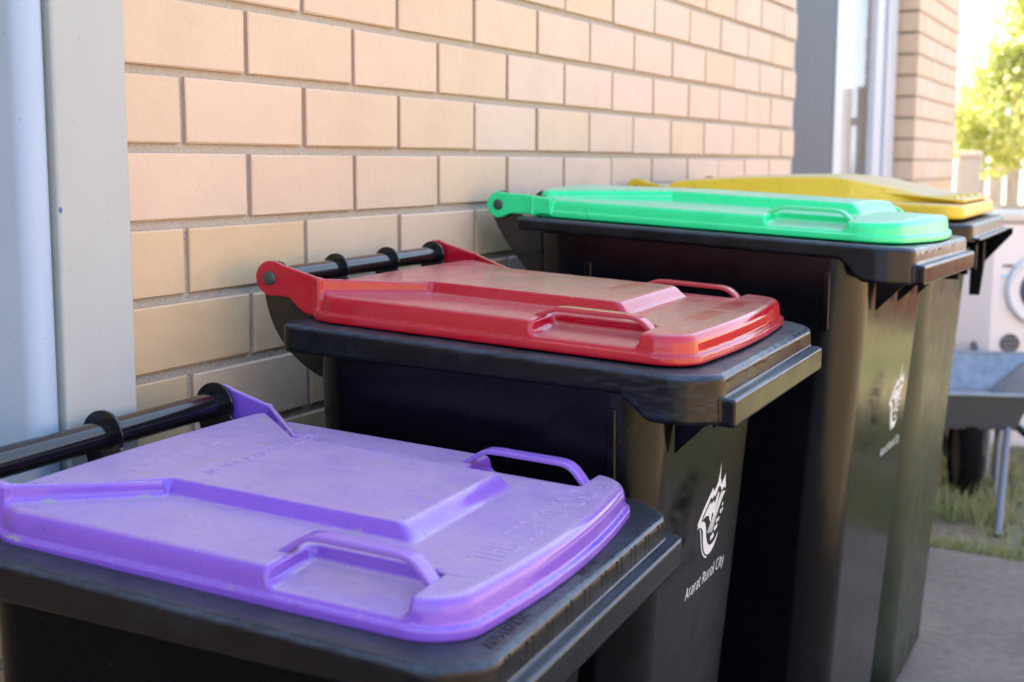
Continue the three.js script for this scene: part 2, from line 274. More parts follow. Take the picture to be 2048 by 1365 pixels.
for (let row = -12; row <= 19; row++) {
  const off = ((row % 2) + 2) % 2, y = row * CH + H, single = row >= -3 && row <= 6;
  const lens = off ? [0.11, 0.2295, 0.2295, 0.2295, 0.2295, 0.0] : [0.2295, 0.2295, 0.2295, 0.2295, 0.2295];
  let z = PZ0; for (const L of lens) { const e = Math.max(z - L, PZ1); if (z - e > 0.03) layBrick(z, e, row, PX, single, 0); z = e - 0.0105; }
  // returns facing the window
  const g = brickGeo(PX + 0.05, BH, 0.06, true, row * 0.37).rotateY(-Math.PI / 2).translate((PX - 0.05) / 2 - 0.003, y, PZ0 + 0.0035);
  if (single) part('brick', g, [faceMats[(row + 20) % 8], endMat], house); else spare.push(g);
}
{
  const parts = spare.map((g) => { const c = g.clone(); c.clearGroups(); return c; });
  part('brickwork', merge(parts), faceMats[0], house, { kind: 'stuff' });
  const mort = [box(0.2, 3.05, WALL_START - WALL_END, -0.1065, 1.42, (WALL_START + WALL_END) / 2), box(0.27, 3.05, PZ0 - PZ1 - 0.01, PX - 0.135 - 0.0065, 1.42, (PZ0 + PZ1) / 2 - 0.004)];
  mort.push(box(0.19, 0.92 - 0.0, WALL_END - PZ0, -0.105, 0.41, (WALL_END + PZ0) / 2), box(0.19, 0.6, WALL_END - PZ0 - 0.004, -0.106, 2.64, (WALL_END + PZ0) / 2));
  // the unseen end and back walls that close the house
  mort.push(box(6, 2.9, 0.2, -3.22, 1.40, PZ1 + 0.11), box(6, 2.9, 0.2, -3.22, 1.40, WALL_START - 0.11), box(0.2, 2.9, WALL_START - PZ1 - 0.44, -6.12, 1.40, (WALL_START + PZ1) / 2));
  part('mortar', metreUV(merge(mort), 6), M.mortar, house);
  const e = new THREE.Shape([[0.015, 2.93], [0.015, 3.02], [-3.1, 4.05], [-6.6, 2.92], [-6.6, 2.80], [-3.1, 3.93]].map((p) => new THREE.Vector2(...p)));
  const roof = new THREE.ExtrudeGeometry(e, { depth: WALL_START - PZ1 + 0.5, bevelEnabled: false }).translate(0, 0, PZ1 - 0.25);
  part('roof', roof, std({ color: new THREE.Color(0.20, 0.19, 0.18), roughness: 0.8 }), house);
}
// window: dark fly screen, white meeting stile, curtain behind reflecting glass, white end frame
{
  const w = new THREE.Group(); w.name = 'window'; house.add(w);
  const y0 = 0.90, y1 = 2.30, yc = (y0 + y1) / 2, hh = y1 - y0;
  const alu = std({ color: new THREE.Color(0.47, 0.50, 0.54), roughness: 0.35 });
  part('fly_screen', box(0.012, hh, 0.62, -0.030, yc, -2.98), std({ color: new THREE.Color(0.036, 0.047, 0.064), roughness: 0.55, bumpMap: grain, bumpScale: 0.002 }), w);
  part('stile', rbox(0.020, hh, 0.115, -0.028, yc, -3.345, 0.004), alu, w);
  part('pane', box(0.005, hh, 0.60, -0.035, yc, -3.70), phy({ color: 0xffffff, roughness: 0.02, transmission: 1, thickness: 0, specularIntensity: 0.55 }), w);
  part('frame', merge([rbox(0.03, hh, 0.14, -0.033, yc, -4.04, 0.004), rbox(0.045, hh, 0.20, -0.030, yc, -4.235, 0.004), rbox(0.05, 0.05, 1.66, -0.02, y0 + 0.02, -3.51, 0.004), rbox(0.05, 0.05, 1.66, -0.02, y1 - 0.02, -3.51, 0.004), rbox(0.05, hh, 0.05, -0.045, yc, -2.70, 0.004)]), alu, w);
  const cur = new THREE.PlaneGeometry(1.5, hh, 80, 1), p = cur.attributes.position; for (let i = 0; i < p.count; i++) p.setZ(i, 0.018 * Math.sin(p.getX(i) * 52) + 0.01 * Math.sin(p.getX(i) * 21 + 1)); cur.computeVertexNormals();
  part('curtain', cur.rotateY(Math.PI / 2).translate(-0.13, yc, -3.6), phy({ color: new THREE.Color(0.62, 0.59, 0.55), roughness: 1, transmission: 0.3, side: THREE.DoubleSide }), w);
  part('sill', rbox(0.12, 0.03, 1.66, 0.02, y0 - 0.02, -3.51, 0.004), alu, w);
}
// grey flat post against the wall, pale blue round-edged downpipe on its near side
{
  const spot = noiseTex(512, (u, v) => { const a = 0.93 + 0.08 * pn(u, v, 5, 2.7) + 0.05 * pn(u, v * 0.2, 40, 1.7, 2) - (rnd() < 0.0009 ? 0.25 * rnd() : 0); return [a, a, a]; });
  const p = thing('wall_post', 'flat grey post fixed against the brick wall beside the pale blue downpipe', 'post', [0.042, 0, 0.3535]);
  part('cover', metreUV(rbox(0.074, 2.74, 0.098, 0, 1.43, 0, 0.004)), std({ color: new THREE.Color(0.385, 0.392, 0.352), roughness: 0.6, map: spot, bumpMap: grain, bumpScale: 0.0008 }), p);
  part('rivet', new THREE.SphereGeometry(0.0024, 12, 8).scale(0.5, 1.5, 1).translate(0.036, H - 0.035 + 0.055, 0.046), std({ color: new THREE.Color(0.08, 0.09, 0.28), roughness: 0.5 }), p);
  const t = thing('downpipe', 'pale blue downpipe with rounded edges at the left edge of the picture', 'downpipe', [0.0430, 0, 0.421]);
  const s = new THREE.Shape(), w = 0.0335, d = 0.018, r = 0.0165;
  s.absarc(w - r, d - r, r, 0, Math.PI / 2); s.absarc(-w + r, d - r, r, Math.PI / 2, Math.PI); s.absarc(-w + r, -d + r, r, Math.PI, Math.PI * 1.5); s.absarc(w - r, -d + r, r, Math.PI * 1.5, Math.PI * 2);
  part('pipe', metreUV(new THREE.ExtrudeGeometry(s, { depth: 2.72, bevelEnabled: false, curveSegments: 16 }).rotateX(-Math.PI / 2).translate(0, 0.07, 0)), std({ color: new THREE.Color(0.335, 0.425, 0.52), roughness: 0.45, map: spot, bumpMap: grain, bumpScale: 0.0005 }), t);
  part('strap', rbox(0.080, 0.03, 0.040, 0.001, 2.1, 0, 0.003), M.galv, t);
}

// ---------------------------------------------------------------- wheelie bins
const font = await new FontLoader().loadAsync('fonts/droid/droid_sans_regular.typeface.json');
// the lid of the common bin design. Local axes: x = from the hinge to the front, y = up from the hinge axis, z = across
function lidField(p) {
  const { aB, aF, bow, W, c0, s, wall, ph, pF, pA, pW, armB, bendA, bendC, gA0, gA1, crown } = p;
  const mid = (aB + aF) / 2, half = (aF - aB) / 2;
  const arm = p.flatArm
    ? [[-0.004, 0.0195], [0.05, 0.0165], [bendA + 0.03, 0.010], [bendA + 0.03, -0.014], [0.045, -0.0135], [0.022, -0.0135], [0.012, -0.017], [-0.004, -0.0195]]
    : [[0.006, 0.0185], [bendA, bendC], [bendA + 0.003, bendC - 0.002], [bendA + 0.003, -0.040], [0.052, -0.041], [0.038, -0.033], [0.026, -0.0215], [-0.006, -0.0185], [-0.010, 0]];
  const topAt = (a) => { const base = c0 + s * a; return base + wall + ph; };
  const dirA = pA - bendA, dirB = pW - armB, dl = Math.hypot(dirA, dirB);
  return (a, c, b) => {
    const bb = Math.abs(b), cc = c - (c0 + s * a), bw = bow * (1 - (b / W) ** 2);
    const a2 = a > mid ? a - bw * (a - mid) / half : a + bw * 0.35 * (mid - a) / half;
    const d2 = rbox2(a2 - mid, b, half, W, p.rc);
    // raised middle
    const wid = a < pA ? lerp(armB - 0.002, pW, clamp((a - bendA) / dirA, 0, 1)) : pW;
    const hs = clamp((wid - bb) / 0.010, 0, 1.6), hf = clamp((pF - a - 0.35 * bw * 0) / 0.019, 0, 1.6), hm = clamp(smin(hs, hf, 0.45), 0, 1);
    const back = a < pA ? lerp(0.66, 1, clamp((a - aB) / (pA - aB), 0, 1)) : 1;
    const raise = ph * hm * hm * (3 - 2 * hm) * back + crown * (1 - Math.min(1, (b / W) ** 2));
    let d = smax(d2 + 0.075 * cc, (cc - wall - raise) * 0.72, 0.0085);
    d = Math.max(d, -cc);
    const brim = smax(d2 - 0.0042, Math.abs(cc - 0.0045) - 0.0050, 0.0028);
    d = smin(d, brim, 0.0022);
    // grip pockets
    const pk = rbox3(a - (gA0 + gA1) / 2, cc - wall - 0.02 + 0.0, bb - W - 0.010, (gA1 - gA0) / 2, 0.020 + wall - 0.0135 - 0.10 * (W - bb), 0.074, 0.007);
    d = smax(d, -pk, 0.005);
    // arms with hinge eyes, then the web that runs in to the corner of the raised middle
    let e = smin(Math.hypot(a, c) - 0.0203, sdPoly(a, c, arm) - 0.0005, 0.004);
    e = smax(e, Math.abs(bb - armB) - 0.0036, 0.0025);
    const t = clamp(((a - bendA) * dirA + (bb - armB) * dirB) / (dl * dl), -0.15, 1), n = ((a - bendA) * dirB - (bb - armB) * dirA) / dl;
    const along = ((a - bendA) * dirA + (bb - armB) * dirB) / dl;
    let r = smax(Math.abs(n) - 0.0030, c - lerp(bendC, topAt(pA) - 0.0005, clamp(t, 0, 1)), 0.003);
    r = Math.max(r, Math.abs(along - dl / 2 + 0.004) - dl / 2 - 0.001, -cc);
    e = smin(e, r, 0.003);
    return smin(d, e, 0.005);
  };
}
// black moulded rim with its front lifting ledge
function rimField(p) {
  const { rB, rF, RW, r0, rs, skirt, ledge } = p, mid = (rB + rF) / 2, half = (rF - rB) / 2;
  return (a, c, b) => {
    const cc = c - (r0 + rs * a), bb = Math.abs(b);
    let d2 = rbox2(a - mid, b, half, RW, 0.018);
    d2 = smax(d2, (a - rF + bb - RW + 0.034) * 0.7071, 0.012);
    const [d0, d1, d3] = skirt, e0 = rF - 0.098, e1 = rF - 0.066;
    const D = a < e0 ? lerp(d0, d1, clamp((a - rB) / (e0 - rB), 0, 1)) : lerp(d1, d3, sstep(e0 - 0.004, e1 + 0.004, a));
    let d = smax(d2 + 0.03 * Math.max(cc, -0.06), cc, 0.0085);
    d = smax(d, (-cc - D) * 0.8, 0.004);
    const L = rbox3(a - rF + 0.005, cc + (ledge[0] + ledge[1]) / 2, b, 0.0185, (ledge[1] - ledge[0]) / 2, p.ledgeW, 0.0035);
    if (Math.abs(d) < 0.006 && Math.abs(cc + 0.003) < 0.005) d += 0.0003 * noise.noise(a * 70, 1.5, b * 70);
    d = smin(d, smax(L, (a - rF + bb - RW + 0.010) * 0.7071, 0.004), 0.003);
    return d;
  };
}
function loft(sections) { // rounded-rectangle sections [y, aMid, aHalf, W, r]
  const K = 12, pts = [], uv = [], idx = [];
  const ring = ([y, am, ah, W, r]) => { const o = []; for (const [sx, sz, t0] of [[1, 1, 0], [-1, 1, 1], [-1, -1, 2], [1, -1, 3]]) for (let k = 0; k <= K; k++) { const t = (t0 + k / K) * Math.PI / 2; o.push([am + sx * (ah - r) + Math.cos(t) * r, y, sz * (W - r) + Math.sin(t) * r]); } o.push(o[0]); return o; };
  const R = sections.map(ring), n = R[0].length;
  R.forEach((o, k) => { let l = 0; o.forEach((q, i) => { if (i) l += Math.hypot(q[0] - o[i - 1][0], q[2] - o[i - 1][2]); pts.push(...q); uv.push(l, q[1]); }); });
  for (let k = 0; k + 1 < R.length; k++) for (let i = 0; i + 1 < n; i++) { const a = k * n + i, b = a + 1, c = a + n, d = c + 1; idx.push(a, c, b, b, c, d); }
  const g = new THREE.BufferGeometry(); g.setAttribute('position', new THREE.BufferAttribute(new Float32Array(pts), 3)); g.setAttribute('uv', new THREE.BufferAttribute(new Float32Array(uv), 2)); g.setIndex(idx); g.computeVertexNormals(); return g;
}
function gripGeometry(a0, a1, b, yAt, rise, sgn) { // a strap that arches over the pocket
  const P = [];
  for (const [da, dy] of [[-0.020, -0.005], [-0.011, -0.0005], [0.000, rise * 0.45], [0.012, rise * 0.9], [0.024, rise], [0.040, rise]]) P.push([a0 + da, yAt(a0 + da) + dy]);
  for (const [da, dy] of [[-0.034, rise], [-0.022, rise * 0.98], [-0.013, rise * 0.80], [-0.003, rise * 0.2], [0.004, -0.006]]) P.push([a1 + da, yAt(a1 + da) + dy]);
  const curve = new THREE.CatmullRomCurve3(P.map((q) => V(q[0], q[1], 0)), false, 'centripetal'), n = 60, w = 0.0088, th = 0.0027;
  const prof = []; for (let k = 0; k < 20; k++) { const t = k / 20 * Math.PI * 2, c = Math.cos(t), s = Math.sin(t); prof.push([Math.sign(c) * Math.pow(Math.abs(c), 0.28) * w, Math.sign(s) * Math.pow(Math.abs(s), 0.42) * th]); }
  const pos = [], idx = [];
  for (let i = 0; i <= n; i++) { const q = curve.getPointAt(i / n), tg = curve.getTangentAt(i / n); for (const [z, y] of prof) pos.push(q.x - tg.y * y, q.y + tg.x * y - 0.001, sgn * b + z); }
  for (let i = 0; i < n; i++) for (let k = 0; k < 20; k++) { const a = i * 20 + k, bq = i * 20 + (k + 1) % 20, c = a + 20, d = bq + 20; idx.push(a, bq, c, bq, d, c); }
  const g = new THREE.BufferGeometry(); g.setAttribute('position', new THREE.BufferAttribute(new Float32Array(pos), 3)); g.setIndex(idx); g.computeVertexNormals(); return metreUV(g);
}
function lettering(text, size, depth, spacing = 1.0, squeeze = 1) { // in the xz plane, read from the front of the bin (letters upright towards -x), raised along y
  const t = new TextGeometry(text, { font, size, depth, curveSegments: 5, bevelEnabled: false }); t.computeBoundingBox();
  const c = (t.boundingBox.max.x + t.boundingBox.min.x) / 2; t.translate(-c, -size / 2, 0).scale(squeeze > 3 ? 1 : squeeze, 1, 1); if (spacing > 1) { const k = spacing / 1000 / (t.boundingBox.max.x - t.boundingBox.min.x); t.scale(k, 1, 1); }
  // text x -> -z, text y -> -x, text z -> y
  t.applyMatrix4(new THREE.Matrix4().set(0, -1, 0, 0, 0, 0, 1, 0, -1, 0, 0, 0, 0, 0, 0, 1)); t.deleteAttribute('uv'); return metreUV(t);
}
const shear = (g, c0, s) => { const p = g.attributes.position; for (let i = 0; i < p.count; i++) p.setY(i, p.getY(i) + c0 + s * p.getX(i)); g.computeVertexNormals(); return g; };

function crestTexture() { // council crest and name printed in white
  return canvasTex(1024, 1024, (x, w) => {
    x.clearRect(0, 0, w, w); x.fillStyle = '#fff'; x.strokeStyle = '#fff'; x.lineCap = 'round'; x.lineJoin = 'round';
    const P = (l) => { x.beginPath(); l.forEach(([a, b], i) => (i ? x.lineTo(a, b) : x.moveTo(a, b))); x.closePath(); x.fill(); };
    // towers and hills
    P([[120, 470], [250, 360], [420, 250], [470, 215], [500, 262], [560, 235], [600, 200], [628, 110], [640, 10], [652, 110], [664, 190], [690, 196], [700, 250], [770, 205], [812, 165], [820, 215], [852, 320], [790, 300], [735, 318], [690, 262], [640, 250], [600, 285], [545, 330], [520, 300], [470, 330], [440, 300], [330, 380], [250, 430], [190, 520], [150, 510]]);
    P([[250, 470], [330, 410], [440, 345], [470, 380], [520, 352], [560, 395], [620, 320], [650, 300], [672, 330], [640, 400], [600, 450], [560, 520], [540, 470], [510, 480], [490, 560], [455, 520], [420, 470], [330, 455]]);
    // sweeping band
    x.beginPath(); x.moveTo(120, 520); x.bezierCurveTo(220, 450, 330, 470, 380, 590); x.bezierCurveTo(410, 700, 470, 800, 590, 800); x.bezierCurveTo(650, 800, 720, 770, 770, 720); x.bezierCurveTo(700, 850, 600, 890, 520, 880); x.bezierCurveTo(360, 850, 330, 700, 300, 600); x.bezierCurveTo(270, 540, 200, 510, 120, 520); x.fill();
    x.lineWidth = 16; x.beginPath(); x.moveTo(210, 548); x.bezierCurveTo(270, 600, 270, 820, 470, 892); x.stroke();
    // furrows
    x.lineWidth = 13; for (let k = 0; k < 6; k++) { x.beginPath(); x.moveTo(430 + k * 26, 640 + k * 6); x.bezierCurveTo(520 + k * 26, 560 - k * 6, 640 + k * 22, 430 - k * 8, 735 + k * 22, 330 + k * 4); x.stroke(); }
    // vine
    for (let k = 0; k < 13; k++) { const t = k / 12; x.beginPath(); x.arc(560 + t * 250 + (k % 2) * 26, 730 - t * 260 + (k % 3) * 16, 26 - 8 * t, 0, 7); x.fill(); }
    worn(x, w, w);
  });
}
function worn(x, w, h) { x.globalCompositeOperation = 'destination-out'; for (let i = 0; i < w * h / 900; i++) { x.globalAlpha = rr(0.15, 0.7); x.beginPath(); x.ellipse(rr(0, w), rr(0, h), rr(1, 7), rr(1, 4), rr(0, 3), 0, 7); x.fill(); } x.globalCompositeOperation = 'source-over'; x.globalAlpha = 1; }
function nameTexture() {
  return canvasTex(1024, 160, (x, w, h) => { x.clearRect(0, 0, w, h); x.fillStyle = '#fff'; x.font = '132px sans-serif'; x.textBaseline = 'middle'; const m = x.measureText('Ararat Rural City').width; x.setTransform((w - 16) / m, 0, 0, 1, 8, 0); x.fillText('Ararat Rural City', 0, h / 2 + 6); x.setTransform(1, 0, 0, 1, 0, 0); worn(x, w, h); });
}
const crestMat = std({ color: new THREE.Color(0.50, 0.53, 0.57), map: crestTexture(), roughness: 0.6, transparent: true }), nameMat = std({ color: new THREE.Color(0.50, 0.53, 0.57), map: nameTexture(), roughness: 0.6, transparent: true });

const mix3 = (out, k, A, B, t) => { out[k] = lerp(A[0], B[0], t); out[k + 1] = lerp(A[1], B[1], t); out[k + 2] = lerp(A[2], B[2], t); };
const lidSpeck = canvasTex(1024, 1024, (x, w) => { x.fillStyle = '#e9e9e9'; x.fillRect(0, 0, w, w); for (let i = 0; i < 90; i++) { x.globalAlpha = rr(0.03, 0.09); x.fillStyle = rnd() < 0.5 ? '#fff' : '#bbb'; x.beginPath(); x.ellipse(rr(0, w), rr(0, w), rr(20, 120), rr(6, 50), rr(0, 3), 0, 7); x.fill(); } for (let i = 0; i < 5200; i++) { x.globalAlpha = rr(0.2, 0.9); x.fillStyle = rnd() < 0.72 ? '#fff' : '#b4b4b0'; const q = rnd() < 0.90 ? rr(0.7, 2.0) : rr(2.0, 4.2); x.beginPath(); x.ellipse(rr(0, w), rr(0, w), q, q * rr(0.4, 1), rr(0, 3), 0, 7); x.fill(); } for (let i = 0; i < 420; i++) { x.globalAlpha = rr(0.06, 0.3); x.strokeStyle = rnd() < 0.7 ? '#fff' : '#a0a0a0'; x.lineWidth = rr(0.8, 2.4); const a = rr(0, w), b = rr(0, w), t = rr(0, 3.1), l = rr(8, 90); x.beginPath(); x.moveTo(a, b); x.quadraticCurveTo(a + Math.cos(t) * l / 2 + rr(-6, 6), b + Math.sin(t) * l / 2 + rr(-6, 6), a + Math.cos(t) * l, b + Math.sin(t) * l); x.stroke(); } x.globalAlpha = 1; }); lidSpeck.repeat.set(2.4, 2.4);
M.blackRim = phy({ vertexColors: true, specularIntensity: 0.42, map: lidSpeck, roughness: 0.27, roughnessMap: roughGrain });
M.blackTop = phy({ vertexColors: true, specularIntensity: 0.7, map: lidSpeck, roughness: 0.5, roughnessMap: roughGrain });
const P120 = { aB: 0.052, aF: 0.507, bow: 0.011, W: 0.213, rc: 0.038, c0: -0.0420, s: -0.058, wall: 0.0305, ph: 0.0135, pF: 0.411, pA: 0.160, pW: 0.110, armB: 0.204, bendA: 0.066, bendC: 0.002, gA0: 0.336, gA1: 0.456, crown: 0.001, rB: 0.034, rF: 0.545, RW: 0.242, r0: -0.0435, rs: -0.061, skirt: [0.034, 0.027, 0.051], ledge: [0.024, 0.0535], ledgeW: 0.206, lugs: [0.192, 0.064, -0.064, -0.192], lugR: 0.0182, barR: 0.0117, gripUp: 0.0108, hinge: 0.97 };
const P240 = { aB: 0.055, aF: 0.617, bow: 0.027, W: 0.250, rc: 0.05, c0: -0.0130, s: -0.052, wall: 0.0275, ph: 0.0165, pF: 0.556, pA: 0.255, pW: 0.150, armB: 0.252, bendA: 0.062, bendC: 0.012, gA0: 0.436, gA1: 0.553, crown: 0.010, flatArm: true, rB: 0.040, rF: 0.652, RW: 0.284, r0: -0.0155, rs: -0.052, skirt: [0.020, 0.023, 0.052], ledge: [0.024, 0.052], ledgeW: 0.248, lugs: [0.24, 0.08, -0.08, -0.24], hinge: 1.035 };

function bin(P, name, label, pose, cols, opt = {}) {
  const { px, py, pz, yaw, roll = 0, tilt = 0 } = pose, hy = P.hinge;
  const t = thing(name, label, 'wheelie bin', [0, 0, 0], 'council wheelie bins standing in a row along the brick wall');
  t.rotation.order = 'YXZ'; t.rotation.set(-roll, yaw, -tilt);
  const off = V(0, hy, 0).applyEuler(t.rotation); t.position.set(px - off.x, py + H - off.y, pz - off.z);
  const up = (g) => g.translate(0, hy, 0);
  const bm = opt.body || M.black.clone(); if (!opt.body) bm.specularIntensity = opt.spec ?? 0.3;
  // body
  const bB = P.rB + 0.024, bF = P.rF - 0.062, bW = P.RW - 0.015, topY = hy + P.r0 + P.rs * 0.3 - 0.012, m0 = (bB + bF) / 2, h0 = (bF - bB) / 2;
  part('body', loft([[topY, m0, h0, bW, 0.05], [topY - 0.1, m0 - 0.004, h0 - 0.004, bW - 0.003, 0.055], [topY - 0.32, m0 - 0.008, h0 - 0.016, bW - 0.013, 0.06], [0.12, m0 - 0.012, h0 - 0.048, bW - 0.045, 0.06], [0.045, m0 - 0.012, h0 - 0.052, bW - 0.049, 0.06], [0.04, m0 - 0.012, 0.01, 0.01, 0.009]]), bm, t);
  { // stiffening ribs on the side walls
    const L = []; for (const s of [-1, 1]) for (const a of opt.ribs2 ? [bB + 0.10, bF - 0.056] : [bF - 0.05]) L.push(rbox(0.010, 0.085, 0.007, a, topY - 0.085, s * (bW - 0.0032), 0.0022)); for (const g of L) part('side_rib', metreUV(g), bm, t);
  }
  // rim
  const rf = rimField(P), bare = [0.0034, 0.0040, 0.0062], scuffGlint = [0.060, 0.082, 0.118], dust = [0.034, 0.040, 0.052];
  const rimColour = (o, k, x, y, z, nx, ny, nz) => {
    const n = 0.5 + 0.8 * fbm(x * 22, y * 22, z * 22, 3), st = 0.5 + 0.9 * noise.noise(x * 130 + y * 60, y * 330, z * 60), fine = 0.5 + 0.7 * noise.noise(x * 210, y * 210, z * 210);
    const edge = sstep(0.22, 0.5, ny) * (1 - sstep(0.80, 0.97, ny));                   // sky highlight painted pale blue on the rounded arrises, over handling wear
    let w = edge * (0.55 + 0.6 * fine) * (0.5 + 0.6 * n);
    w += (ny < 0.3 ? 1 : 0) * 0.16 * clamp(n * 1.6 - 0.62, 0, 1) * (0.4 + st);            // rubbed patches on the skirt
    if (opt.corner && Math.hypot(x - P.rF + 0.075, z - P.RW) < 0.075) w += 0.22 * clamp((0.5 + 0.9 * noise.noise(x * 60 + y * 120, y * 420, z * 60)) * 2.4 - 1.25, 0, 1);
    mix3(o, k, bare, scuffGlint, clamp(w, 0, 1));
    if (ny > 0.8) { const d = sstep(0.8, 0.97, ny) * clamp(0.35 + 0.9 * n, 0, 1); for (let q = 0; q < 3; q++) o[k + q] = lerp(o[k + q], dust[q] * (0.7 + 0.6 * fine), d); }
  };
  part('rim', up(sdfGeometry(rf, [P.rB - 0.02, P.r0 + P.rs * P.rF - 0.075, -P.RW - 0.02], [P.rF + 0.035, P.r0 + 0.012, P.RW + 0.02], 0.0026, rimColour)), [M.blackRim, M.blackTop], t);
  { // pairs of fine ribs on the front of the rim, gussets below
    const L = [], Gs = [], n = opt.ribs ?? 9, y = hy + P.r0 + P.rs * P.rF;
    for (let k = 0; k < n; k++) { const z = lerp(-P.RW + 0.06, P.RW - 0.06, k / (n - 1)); for (const d of [-0.007, 0.007]) L.push(new THREE.CylinderGeometry(0.0008, 0.0011, rr(0.017, 0.021), 10).translate(P.rF - 0.0001, y - 0.0140, z + d * 0.8 + rr(-0.002, 0.002))); }
    if (n) part('front_ribs', metreUV(merge(L)), M.black, t, { kind: 'stuff' });
    const s = new THREE.Shape([[0, 0], [0.046, 0], [0.046, -0.004], [0, -0.050]].map((q) => new THREE.Vector2(...q)));
    for (const z of [-0.60, 0.02, 0.62]) Gs.push(new THREE.ExtrudeGeometry(s, { depth: 0.005, bevelEnabled: false }).translate(bF - 0.004, y - 0.048, z * P.RW));
    for (const g of Gs) part('gusset', metreUV(g), M.black, t);
  }
  // hinge brackets, bar, pins
  const lugs = P.lugs;
  for (const z of lugs) {
    const s = new THREE.Shape(); s.absarc(0, 0, P.lugR || 0.0212, -0.5, Math.PI * 1.06, false);
    if (P.flatArm) { s.quadraticCurveTo(-0.006, -0.045, 0.030, -0.085); s.quadraticCurveTo(0.07, -0.125, 0.082, -0.21); s.lineTo(bB + 0.03, -0.21); s.lineTo(bB + 0.03, -0.04); }
    else { s.quadraticCurveTo(-0.016, -0.045, 0.004, -0.072); s.quadraticCurveTo(0.03, -0.108, 0.082, -0.122); s.lineTo(bB + 0.03, -0.122); s.lineTo(bB + 0.03, -0.05); s.lineTo(0.05, -0.045); }
    part('hinge_bracket', metreUV(up(new THREE.ExtrudeGeometry(s, { depth: 0.0022, bevelEnabled: true, bevelSize: 0.0009, bevelThickness: 0.0009, bevelSegments: 2, curveSegments: 24 }).translate(0, 0, z - 0.0011))), M.blackBar, t);
  }
  part('handle_bar', up(merge([bar([0, 0, lugs[0]], [0, 0, lugs[lugs.length - 1]], P.barR || 0.0140, 40), ...lugs.map((z) => new THREE.CylinderGeometry((P.barR || 0.014) + 0.001, (P.barR || 0.014) + 0.001, 0.008, 32).rotateX(Math.PI / 2).translate(0, 0, z + (z > 0 ? -1 : 1) * 0.004))])), M.blackBar, t);
  for (const s of [-1, 1]) part('hinge_pin', up(new THREE.LatheGeometry([[0, 0.0034], [0.0055, 0.0031], [0.0078, 0.0020], [0.0086, 0], [0.0086, -0.004]].map((q) => new THREE.Vector2(...q)), 28).rotateX(s * Math.PI / 2).translate(0, 0, s * (P.armB + 0.0042))), M.pin, t);
  // wheels under the back
  const ax = bB + 0.01; part('axle', bar([ax, 0.1, -bW + 0.03], [ax, 0.1, bW - 0.03], 0.01), M.galv, t);
  for (const s of [-1, 1]) {
    const w = part('wheel', new THREE.CylinderGeometry(0.066, 0.066, 0.032, 28).rotateX(Math.PI / 2).translate(ax, 0.1, s * (bW - 0.005)), M.blackBar, t);
    part('tyre', new THREE.TorusGeometry(0.078, 0.022, 12, 36).translate(ax, 0.1, s * (bW - 0.005)), M.rubber, w);
  }
  // printed crest and name on the front
  if (opt.crest) {
    const [cy, ty] = opt.crest, slope = 0.085;
    const mk = (w, h, y) => { const g = new THREE.PlaneGeometry(w, h, 8, 8).rotateY(Math.PI / 2); const p = g.attributes.position; for (let i = 0; i < p.count; i++) p.setX(i, p.getX(i)); return g.rotateZ(-slope).translate(opt.crestA + slope * (y + 0.27) * 1, hy + y, opt.crestB || 0); };
    part('printed_crest', mk(0.150, 0.128, cy), crestMat, t); part('printed_name', mk(0.158, 0.024, ty), nameMat, t);
  }
  if (opt.lid) { opt.lid(t, up, P); return t; }
  // lid
  const lf = lidField(P), { side, top, dusty } = cols;
  const colour = (o, k, x, y, z, nx, ny) => {
    const nn = 0.5 + 0.9 * fbm(x * 16, 3.1 + z * 16, 0.5) + 0.5 * fbm(x * 90, z * 90, 1.5, 2);
    let d = sstep(0.55, 0.97, ny) * clamp(dusty * (0.68 + 0.45 * nn), 0, 1);
    const cc = y - (P.c0 + P.s * x); if (ny > 0.7 && cc < 0.012) d *= 0.25;                       // the brim is washed cleaner
    if (opt.patch) for (const q of opt.patch) if (Math.abs(x - q[0]) < q[2] && Math.abs(z - q[1]) < q[3] && ny > 0.9) d *= 0.12;   // wiped places
    d = clamp(d + (ny > 0.85 ? 0.35 * Math.max(0, noise.noise(x * 240, 1.7, z * 240)) : 0), 0, 1.15); mix3(o, k, side, top, d); for (let q = 0; q < 3; q++) o[k + q] *= 1.2;
    if (ny > 0.5 && opt.moss) { const w = Math.abs(x - P.pA) < 0.012 ? 0.75 : Math.hypot(x - 0.085, Math.abs(z) - 0.185) < 0.03 ? 0.9 : 0.3, g = clamp((fbm(x * 75, z * 40, 9.5, 3) - 0.24) * 7, 0, 1) * w; if (g > 0) { o[k] = lerp(o[k], 0.30, g); o[k + 1] = lerp(o[k + 1], 0.33, g); o[k + 2] = lerp(o[k + 2], 0.26, g); } }
  };
  const g = sdfGeometry(lf, [-0.026, P.c0 + P.s * (P.aF + 0.04) - 0.008, -P.W - 0.012], [P.aF + P.bow + 0.012, 0.040, P.W + 0.012], opt.cell || 0.0024, colour);
  const lid = part('lid', up(g), [std({ vertexColors: true, roughness: cols.gloss ?? 0.3, map: lidSpeck }), std({ vertexColors: true, roughness: cols.matt ?? 0.5, map: lidSpeck, roughnessMap: roughGrain })], t);
  const gm = std({ color: new THREE.Color(...side).lerp(new THREE.Color(...top), 0.25), roughness: cols.gloss ?? 0.3 });
  const yTop = (a) => P.c0 + P.s * a + P.wall;
  for (const s of [1, -1]) part('grip_handle', up(gripGeometry(P.gA0, P.gA1, P.W - 0.043, yTop, P.gripUp || 0.0135, s)), gm, lid);
